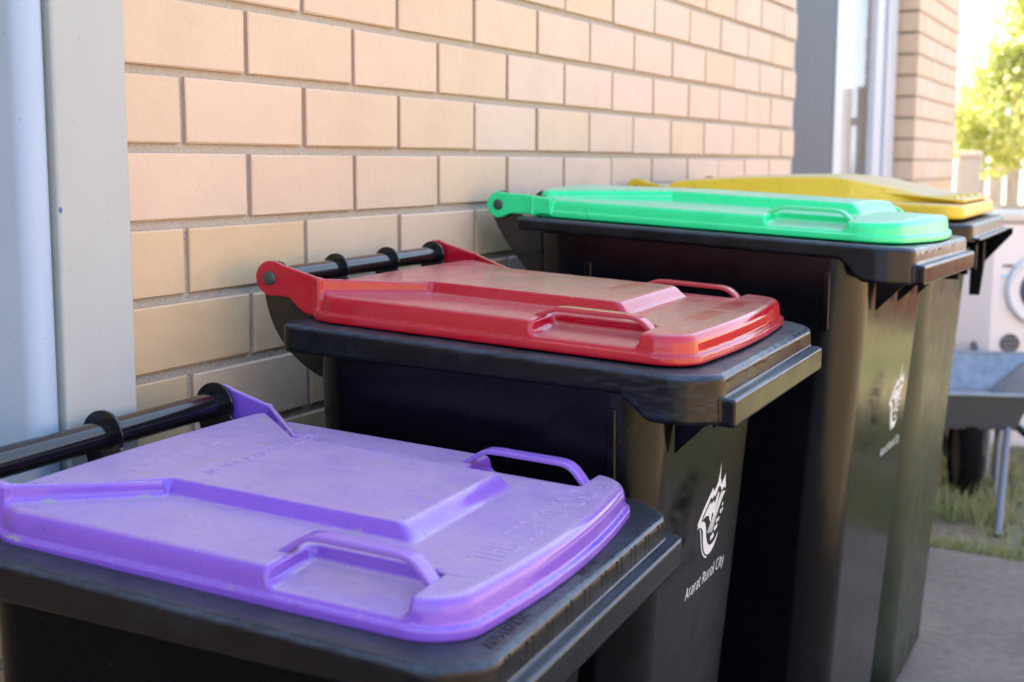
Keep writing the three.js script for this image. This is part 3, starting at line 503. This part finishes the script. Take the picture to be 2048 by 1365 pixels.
  if (opt.text) {
    const tm = std({ color: new THREE.Color(...side).lerp(new THREE.Color(...top), 0.95).multiplyScalar(1.1), roughness: 0.42 });
    const put = (str, size, a, b, lift, dpt = 0.0009, sq = 1) => part('lettering', up(shear(lettering(str, size, dpt, sq).translate(a * (P.tk || 1), lift - 0.0003, b), P.c0, P.s)), tm, lid);
    put('THIS  SIDE  TO  ROAD', 0.027, 0.470, -0.012, P.wall + 0.0009, 0.0008, 238);
    put('NO  HOT  ASHES  OR  LIQUIDS', 0.011, 0.176, -0.022, P.wall + P.ph + 0.0009, 0.0010, 178);
    put('MASTEC', 0.030, 0.124, 0.026, P.wall + P.ph * 0.88 + 0.0006, 0.0006, 132);
    for (const b of [0.150, -0.168]) { const sg = b > 0 ? 1 : -1, a = [box(0.019, 0.0010, 0.0020, -0.008, 0, 0), box(0.014, 0.0010, 0.0020, 0.007, 0, 0).rotateY(0.55 * sg).translate(0.0005, 0, 0)]; part('arrow', up(shear(merge(a).translate(0.470 * (P.tk || 1), P.wall + 0.0007, b), P.c0, P.s)), tm, lid); }
    const rt = std({ color: new THREE.Color(0.02, 0.02, 0.022), roughness: 0.5 });
    const rp = (str, a, b) => part('rim_lettering', up(shear(lettering(str, 0.0105, 0.0006, 0, 1.05).translate(a, 0.0002, b), P.r0, P.rs)), rt, t);
    rp('MASTEC', P.rF - 0.014, -0.02); rp('AUSTRALIA', P.rF - 0.016, 0.155);
  }
  return t;
}

const purple = bin({ ...P120, aB: 0.050, aF: 0.472, bow: 0.015, W: 0.2105, pF: 0.392, pA: 0.153, pW: 0.104, armB: 0.197, bendA: 0.063, gA0: 0.322, gA1: 0.437, rF: 0.507, RW: 0.250, ledgeW: 0.236, r0: -0.0355, rs: -0.066, c0: -0.0410, s: -0.054, lugs: [0.184, 0.0, -0.184], lugR: 0.0232, barR: 0.0140, gripUp: 0.0165, hinge: 0.843, tk: 0.9586 }, 'wheelie_bin', 'wheelie bin with a dusty purple lid, nearest of the row', { px: 0.1060, py: -0.197, pz: 0.3848, yaw: 0.0611, tilt: 0.017, roll: 0.004 },
  { side: [0.185, 0.080, 0.48], top: [0.335, 0.235, 0.425], dusty: 1.0, gloss: 0.1, matt: 0.45 }, { spec: 0.10, text: true, moss: true, cell: 0.002, ribs: 10 });
const red = bin(P120, 'wheelie_bin', 'wheelie bin with a glossy red lid and green hinge pin', { px: 0.08, py: -0.067, pz: -0.125, yaw: 0.021, roll: -0.008 },
  { side: [0.38, 0.006, 0.020], top: [0.44, 0.150, 0.145], dusty: 0.66, gloss: 0.1, matt: 0.25 }, { spec: 0.5, corner: true, crest: [-0.275, -0.346], crestA: 0.486, crestB: 0.030, patch: [[0.476, 0.035, 0.012, 0.045], [0.476, -0.075, 0.012, 0.055], [0.35, -0.05, 0.008, 0.06]], ribs: 0 });
const green = bin(P240, 'wheelie_bin', 'wheelie bin with a bright green lid and black hinge pin', { px: 0.06, py: -0.005, pz: -0.82, yaw: -0.01, roll: 0.016 },
  { side: [0.012, 0.68, 0.235], top: [0.30, 0.52, 0.34], dusty: 0.85, gloss: 0.3, matt: 0.5 }, { spec: 0.75, ribs2: true, crest: [-0.308, -0.380], crestA: 0.590, crestB: -0.012, ribs: 0 });

// the yellow-lidded bin is of an older design with a high faceted dome
function yellowLid(t, up, P) {
  const topC = [0.68, 0.53, 0.28], sideC = [0.80, 0.54, 0.018];
  const f = (a, c, b) => {
    const bb = Math.abs(b), cc = c - (-0.030 - 0.030 * a), mid = 0.355;
    const slab2 = rbox2(a - mid, b, 0.291, 0.264, 0.04);
    let d = smax(slab2 + 0.1 * cc, Math.abs(cc - 0.013) - 0.0135, 0.008);
    // dome: planes for the sides, the crown, the long front slope and the back
    const topP = c - (0.012 + 0.085 * a - 0.11 * a * a) - 0.004 * (1 - (b / 0.2) ** 2);
    const front = (a - 0.415) * 0.205 + (c - 0.0265) * 0.979, back = -(a - 0.055) * 0.6 + (c - 0.006) * 0.5, side = (bb - 0.235 + (a > 0.43 ? (a - 0.43) * 0.35 : 0)) * 0.87 + (c + 0.015) * 0.55;
    let dome = smax(smax(topP, front, 0.008), smax(side, back, 0.01), 0.006); dome = Math.max(dome, a - 0.625, -cc);
    d = smin(d, dome, 0.004);
    const lip = rbox3(a - 0.560, c + 0.0085 + (a - 0.560) * 0.10, b, 0.080, 0.0028, 0.205, 0.0025);
    d = smin(d, lip, 0.003);
    for (const z of [-0.15, -0.03, 0.09, 0.17]) d = smin(d, rbox3(a - 0.60, c + 0.02, b - z, 0.025, 0.013, 0.016, 0.003), 0.003);
    const e = smax(smin(Math.hypot(a, c) - 0.022, sdPoly(a, c, [[0, 0.021], [0.08, 0.004], [0.08, -0.034], [0.04, -0.03], [0, -0.021]]), 0.006), Math.abs(bb - 0.25) - 0.005, 0.003);
    return smin(d, e, 0.005);
  };
  const colour = (o, k, x, y, z, nx, ny) => { const n = 0.5 + 0.9 * fbm(x * 14, z * 14, 7.5) + 0.4 * fbm(x * 80, z * 80, 2.5, 2); mix3(o, k, sideC, topC, sstep(0.85, 0.995, ny) * clamp(0.6 + 0.55 * n, 0, 1)); const s = clamp((fbm(x * 70, y * 70, z * 70, 3) - 0.2) * 2.5, 0, 0.35); o[k] *= 1 - s * 0.4; o[k + 1] *= 1 - s * 0.4; };
  const lid = part('lid', up(sdfGeometry(f, [-0.028, -0.065, -0.282], [0.68, 0.05, 0.282], 0.003, colour)), [std({ vertexColors: true, roughness: 0.42, map: lidSpeck }), std({ vertexColors: true, roughness: 0.6, map: lidSpeck })], t);
  // tabs below the rim at the front
  for (const z of [-0.16, -0.03, 0.1, 0.22]) part('lifting_tab', metreUV(up(rbox(0.05, 0.055, 0.012, 0.615, -0.135, z, 0.003))), M.black, t);
  const s = new THREE.Shape([[0, 0], [0.085, 0], [0.085, -0.012], [0.03, -0.075], [0.022, -0.15], [0, -0.15]].map((q) => new THREE.Vector2(...q)));
  part('corner_bracket', metreUV(up(new THREE.ExtrudeGeometry(s, { depth: 0.008, bevelEnabled: false }).translate(0.60, -0.085, -0.262))), M.black, t);
}
bin({ ...P240, r0: -0.034, rs: -0.034, rF: 0.665, RW: 0.288, skirt: [0.03, 0.03, 0.034], ledge: [0.026, 0.031], lugs: [0.235, -0.235], armB: 0.25, hinge: 1.055 }, 'wheelie_bin', 'wheelie bin with a faded yellow domed lid and dark green body, farthest of the row',
  { px: 0.037, py: 0.012, pz: -1.49, yaw: 0.0 }, null, { body: M.greenBody, lid: yellowLid, ribs: 0 });

// ---------------------------------------------------------------- garden beyond
// a clothes dryer standing on the grass, front turned to the camera
{
  const t = thing('clothes_dryer', 'white front-loading clothes dryer standing on the grass behind the wheelbarrow', 'dryer', [0.60, -0.03, -4.30]);
  t.rotation.y = 0.37;
  const w = 0.62, hgt = 0.945, s = new THREE.Shape();
  s.moveTo(-w / 2, 0.5); s.lineTo(-w / 2, 0.06); s.lineTo(-w / 2 + 0.115, 0); s.lineTo(w / 2 - 0.115, 0); s.lineTo(w / 2, 0.06); s.lineTo(w / 2, 0.5);
  part('cabinet', new THREE.ExtrudeGeometry(s, { depth: hgt - 0.045, bevelEnabled: true, bevelSize: 0.006, bevelThickness: 0.006, bevelSegments: 2 }).rotateX(-Math.PI / 2).translate(0, 0.006, 0), M.enamel, t);
  part('top_panel', rbox(w + 0.02, 0.032, 0.53, 0, hgt - 0.018, -0.245, 0.006), std({ color: new THREE.Color(0.62, 0.57, 0.48), roughness: 0.4 }), t);
  part('seam', box(w - 0.22, 0.004, 0.004, 0, hgt - 0.042, 0.007), M.galvDark, t);
  const dr = part('door', new THREE.TorusGeometry(0.132, 0.016, 14, 48).translate(0, 0.64, 0.012), std({ color: new THREE.Color(0.62, 0.64, 0.68), roughness: 0.3 }), t);
  part('door_panel', new THREE.CylinderGeometry(0.125, 0.13, 0.016, 48).rotateX(Math.PI / 2).translate(0, 0.64, 0.012), M.enamel, dr);
  part('door_glass', new THREE.SphereGeometry(0.098, 32, 16).scale(1, 1, 0.25).translate(0, 0.64, 0.014), std({ color: new THREE.Color(0.10, 0.11, 0.15), roughness: 0.1 }), dr);
  const v = part('vent', new THREE.TorusGeometry(0.033, 0.006, 10, 28).translate(-0.118, 0.425, 0.008), std({ color: new THREE.Color(0.08, 0.08, 0.09), roughness: 0.5 }), t);
  part('vent_recess', new THREE.CylinderGeometry(0.032, 0.032, 0.006, 28).rotateX(Math.PI / 2).translate(-0.118, 0.425, 0.007), std({ color: new THREE.Color(0.04, 0.04, 0.045), roughness: 0.7 }), v);
  part('vent_slats', merge([-0.018, 0, 0.018].map((d) => box(0.056, 0.007, 0.006, -0.118, 0.425 + d, 0.012))), std({ color: new THREE.Color(0.22, 0.22, 0.23), roughness: 0.5 }), v);
  part('badge', rbox(0.042, 0.010, 0.004, -0.14, 0.735, 0.007, 0.001), std({ color: new THREE.Color(0.10, 0.10, 0.11), roughness: 0.5 }), t);
  part('sticker', rbox(0.040, 0.012, 0.004, -0.145, 0.692, 0.007, 0.001), std({ color: new THREE.Color(0.30, 0.60, 0.72), roughness: 0.5 }), t);
  for (const x of [-1, 1]) for (const z of [-0.06, -0.44]) part('foot', new THREE.CylinderGeometry(0.02, 0.02, 0.03, 14).translate(x * 0.25, 0.0, z), M.rubber, t);
}
// wheelbarrow with a galvanised tray
{
  const t = thing('wheelbarrow', 'galvanised steel wheelbarrow with black tyre parked on the grass in front of the dryer', 'wheelbarrow', [0.52, -0.03, -3.25]);
  t.rotation.y = 0.30;
  const y1 = 0.395, y0 = 0.275, hw = 0.30, hd = 0.46;   // rim and floor
  const T = [[-hw, y1, 0.12], [hw * 0.42, y1, 0.12], [hw * 0.42 + 0.18, y1 + 0.02, -hd * 1.6], [-hw - 0.06, y1 + 0.02, -hd * 1.6]], Bt = [[-hw + 0.03, y0, 0.085], [hw * 0.42 - 0.045, y0, 0.085], [hw * 0.42, y0 + 0.02, -hd * 1.3], [-hw + 0.04, y0 + 0.02, -hd * 1.3]];
  const pos = [], q = (a, b, c, d) => pos.push(...a, ...b, ...c, ...a, ...c, ...d), inn = (p, k, y) => [p[0] * (1 - 0.012 * k), p[1] + y, p[2] + (p[2] > 0 ? -0.004 : 0.004)];
  for (let i = 0; i < 4; i++) { const j = (i + 1) % 4; q(Bt[i], Bt[j], T[j], T[i]); }
  q(Bt[3], Bt[2], Bt[1], Bt[0]);
  const g = new THREE.BufferGeometry(); g.setAttribute('position', new THREE.BufferAttribute(new Float32Array(pos), 3)); g.computeVertexNormals(); metreUV(g, 3);
  const T2 = T.map((p) => inn(p, 1, 0)), B2 = Bt.map((p) => inn(p, 1, 0.003)), pos2 = [], q2 = (a, b, c, d) => pos2.push(...a, ...b, ...c, ...a, ...c, ...d);
  for (let i = 0; i < 4; i++) { const j = (i + 1) % 4; q2(T2[i], T2[j], B2[j], B2[i]); } q2(...B2);
  const g2 = new THREE.BufferGeometry(); g2.setAttribute('position', new THREE.BufferAttribute(new Float32Array(pos2), 3)); g2.computeVertexNormals(); metreUV(g2, 3);
  const tray = part('tray', g, std({ color: new THREE.Color(0.085, 0.095, 0.105), roughness: 0.55, metalness: 0.3 }), t);
  part('tray_lining', g2, M.galv, tray);
  part('rolled_edge', merge([0, 1, 2, 3].map((i) => bar(T[i], T[(i + 1) % 4], 0.008, 10))), M.galv, tray);
  const w = part('wheel', new THREE.CylinderGeometry(0.10, 0.10, 0.05, 28).rotateZ(Math.PI / 2).translate(-0.055, 0.165, -0.02), M.galvDark, t);
  part('tyre', new THREE.TorusGeometry(0.124, 0.036, 14, 40).rotateY(Math.PI / 2).translate(-0.055, 0.168, -0.02), M.rubber, w);
  const steel = std({ color: new THREE.Color(0.13, 0.155, 0.19), roughness: 0.45, metalness: 0.4 });
  for (const k of [-1, 1]) part('fork_arm', bar([-0.055 + 0.055 * k, 0.16, -0.02], [-0.055 + 0.075 * k, 0.285, -0.12], 0.011), M.galvDark, t);
  part('leg', bar([0.05, 0.285, 0.12], [-0.022, 0.005, 0.40], 0.013), steel, t);
  for (const [x, z] of [[0.03, 0.02], [0.10, -0.50], [-0.24, -0.50]]) part('leg', bar([x + 0.012, 0.285, z], [x - 0.008, 0.005, z + 0.10], 0.012), steel, t);
  for (const x of [-0.26, 0.12]) part('handle', tube([[x, 0.26, 0.06], [x, 0.27, -0.5], [x * 1.15, 0.42, -1.0], [x * 1.2, 0.52, -1.25]], 0.014), steel, t);
}
// garden bank with a timber edge, behind the dryer
const bankY = 0.62;
{
  const g = new THREE.BoxGeometry(9, bankY, 14, 40, 1, 40).translate(2.5, bankY / 2 - 0.06, -14.2), p = g.attributes.position;
  for (let i = 0; i < p.count; i++) if (p.getY(i) > 0.2) p.setY(i, p.getY(i) + 0.05 * fbm(p.getX(i) * 2, 1, p.getZ(i) * 2) + (p.getZ(i) + 7.2) * -0.02);
  g.computeVertexNormals(); metreUV(g);
  struct('garden_bank', g, std({ color: new THREE.Color(0.36, 0.30, 0.22), roughness: 1, bumpMap: grain, bumpScale: 0.02 }));
  const t = thing('sleeper_edging', 'rust brown timber edging along the raised garden bank', 'edging', [2.0, 0, -7.15]);
  for (let k = 0; k < 3; k++) part('sleeper', metreUV(rbox(6, 0.205, 0.07, 0, 0.09 + k * 0.215, 0, 0.006), 2), std({ color: new THREE.Color(0.30, 0.12, 0.06), roughness: 0.85, bumpMap: grain, bumpScale: 0.004 }), t);
}
{ // gate post just past the corner of the house
  const t = thing('gate_post', 'pale square gate post with a flat cap beyond the brick pier', 'post', [0.070, 0, -6.12]);
  part('shaft', rbox(0.095, 1.16, 0.095, 0, 0.56, 0, 0.006), std({ color: new THREE.Color(0.36, 0.34, 0.33), roughness: 0.7, bumpMap: grain, bumpScale: 0.001 }), t);
  part('cap', rbox(0.118, 0.03, 0.118, 0, 1.155, 0, 0.006), std({ color: new THREE.Color(0.42, 0.40, 0.39), roughness: 0.7 }), t);
}
const timber = [0, 1, 2].map((k) => std({ color: new THREE.Color(0.50 + 0.06 * k, 0.45 + 0.05 * k, 0.42 + 0.05 * k), roughness: 0.9, map: noiseTex(256, (u, v) => { const a = 0.8 + 0.5 * pn(u, v * 0.15, 26, k + 0.4, 3); return [a, a, a]; }) }));
{ // paling fence at the back: narrow gaps let the light through
  const t = thing('paling_fence', 'weathered grey paling fence with bright gaps at the back of the garden', 'fence', [0, 0, -9.9]);
  const g = metreUV(rbox(0.105, 1.25, 0.016, 0, 0.625, 0, 0.003, 1), 2);
  for (let i = 0; i < 34; i++) { const m = part('paling', g, timber[(rnd() * 3) | 0], t); m.position.set(-2.0 + i * 0.128 + rr(-0.006, 0.006), 0.48 + rr(-0.015, 0.015), rr(-0.003, 0.003)); m.rotation.z = rr(-0.008, 0.008); }
  for (const y of [0.75, 1.45]) part('rail', metreUV(box(4.5, 0.07, 0.04, 0.2, y, -0.032)), timber[0], t);
}
{ // side fence along the far edge of the lawn, sunlit
  const t = thing('paling_fence', 'sunlit timber paling fence along the far side of the lawn', 'fence', [4.3, 0, -1.5]);
  const warm = [0, 1, 2].map((k) => std({ color: new THREE.Color(0.60 + 0.05 * k, 0.43 + 0.04 * k, 0.24 + 0.03 * k), roughness: 0.9 }));
  const g = rbox(0.016, 1.75, 0.10, 0, 0.86, 0, 0.003, 1);
  for (let i = 0; i < 88; i++) { const m = part('paling', g, warm[(rnd() * 3) | 0], t); m.position.set(rr(-0.004, 0.004), rr(-0.02, 0.02), -6.6 + i * 0.128); }
  for (const y of [0.4, 1.4]) part('rail', box(0.04, 0.07, 11.4, 0.03, y, -1.0), warm[0], t);
}
// garden tree, its crown hanging in front of the back fence
{
  const t = thing('garden_tree', 'yellow-green sunlit tree hanging over the back fence beside the house', 'tree', [0.62, 0.45, -9.2]);
  const bark = std({ color: new THREE.Color(0.16, 0.12, 0.09), roughness: 0.95, bumpMap: grain, bumpScale: 0.01 });
  const limb = (pts, r0, r1) => { const c = new THREE.CatmullRomCurve3(pts.map((p) => V(...p))), g = new THREE.TubeGeometry(c, 20, 1, 8), p = g.attributes.position, n = g.attributes.normal; for (let i = 0; i < p.count; i++) { const k = Math.floor(i / 9) / 20, r = lerp(r0, r1, k), cpt = c.getPointAt(Math.min(1, k)); p.setXYZ(i, cpt.x + n.getX(i) * r, cpt.y + n.getY(i) * r, cpt.z + n.getZ(i) * r); } g.computeVertexNormals(); return g; };
  part('trunk', limb([[0, 0, 0], [0.03, 0.6, 0.02], [-0.05, 1.2, 0], [0.0, 2.2, 0.05]], 0.07, 0.03), bark, t);
  const boughs = [[[-0.03, 0.8, 0], [-0.25, 1.0, 0.05], [-0.55, 1.0, 0.1], [-0.85, 0.85, 0.12]], [[0, 1.2, 0], [-0.2, 1.35, 0], [-0.5, 1.4, -0.05], [-0.8, 1.2, 0]], [[0, 1.6, 0], [0.1, 1.9, 0.05], [0.15, 2.3, 0.06]]];
  for (const b of boughs) part('branch', limb(b, 0.03, 0.006), bark, t);
  const pos = [], nor = [], col = [], lobes = [[-0.55, 1.02, 0.1, 0.40, 0.40], [-0.22, 1.28, 0.05, 0.42, 0.34], [-0.79, 0.78, 0.1, 0.22, 0.24], [-0.29, 0.78, 0.12, 0.30, 0.22], [-0.02, 1.75, 0, 0.42, 0.42], [-0.60, 1.36, 0, 0.25, 0.15], [-0.89, 1.12, 0.05, 0.26, 0.26], [-0.97, 0.86, 0.1, 0.18, 0.18], [0.12, 2.25, 0.05, 0.40, 0.35], [-0.34, 1.66, 0.0, 0.30, 0.30], [-0.20, 2.0, 0.0, 0.30, 0.30], [-0.60, 1.62, 0.0, 0.26, 0.26], [-0.52, 1.92, 0.0, 0.24, 0.24], [-0.78, 1.40, 0, 0.22, 0.18]];
  const q = new THREE.Quaternion(), e = new THREE.Euler(), c = new THREE.Color();
  for (const [lx, ly, lz, R, Ry] of lobes) for (let i = 0; i < 7500 * R * R * 4; i++) {
    const u = V(rr(-1, 1), rr(-1, 1), rr(-1, 1)); if (u.length() > 1) continue; const x = lx + u.x * R, y = ly + u.y * Ry, z = lz + u.z * R;
    if (fbm(x * 5, y * 5, z * 5, 2) < -0.08) continue;
    const s = rr(0.024, 0.046); q.setFromEuler(e.set(rr(0, 6.3), rr(0, 6.3), rr(0, 6.3)));
    const leaf = [[-0.0, -1, 0], [0.42, -0.1, 0.08], [0, 1, 0], [-0.42, -0.1, 0.08]].map((l) => V(...l).multiplyScalar(s).applyQuaternion(q).add(V(x, y, z)));
    const n = V(0, 0, 1).applyQuaternion(q), yel = rnd();
    for (const k of [0, 1, 2, 0, 2, 3]) { pos.push(leaf[k].x, leaf[k].y, leaf[k].z); nor.push(n.x, n.y, n.z); col.push(lerp(0.42, 0.78, yel), lerp(0.50, 0.76, yel), lerp(0.12, 0.30, yel)); }
  }
  const g = new THREE.BufferGeometry(); for (const [k, a] of [['position', pos], ['normal', nor], ['color', col]]) g.setAttribute(k, new THREE.BufferAttribute(new Float32Array(a), 3));
  part('crown', g, phy({ vertexColors: true, roughness: 0.7, transmission: 0.6, thickness: 0, side: THREE.DoubleSide }), t, { kind: 'stuff' });
}

scene.traverse((o) => { if (o.isMesh) o.castShadow = o.receiveShadow = true; });
renderer.render(scene, camera);
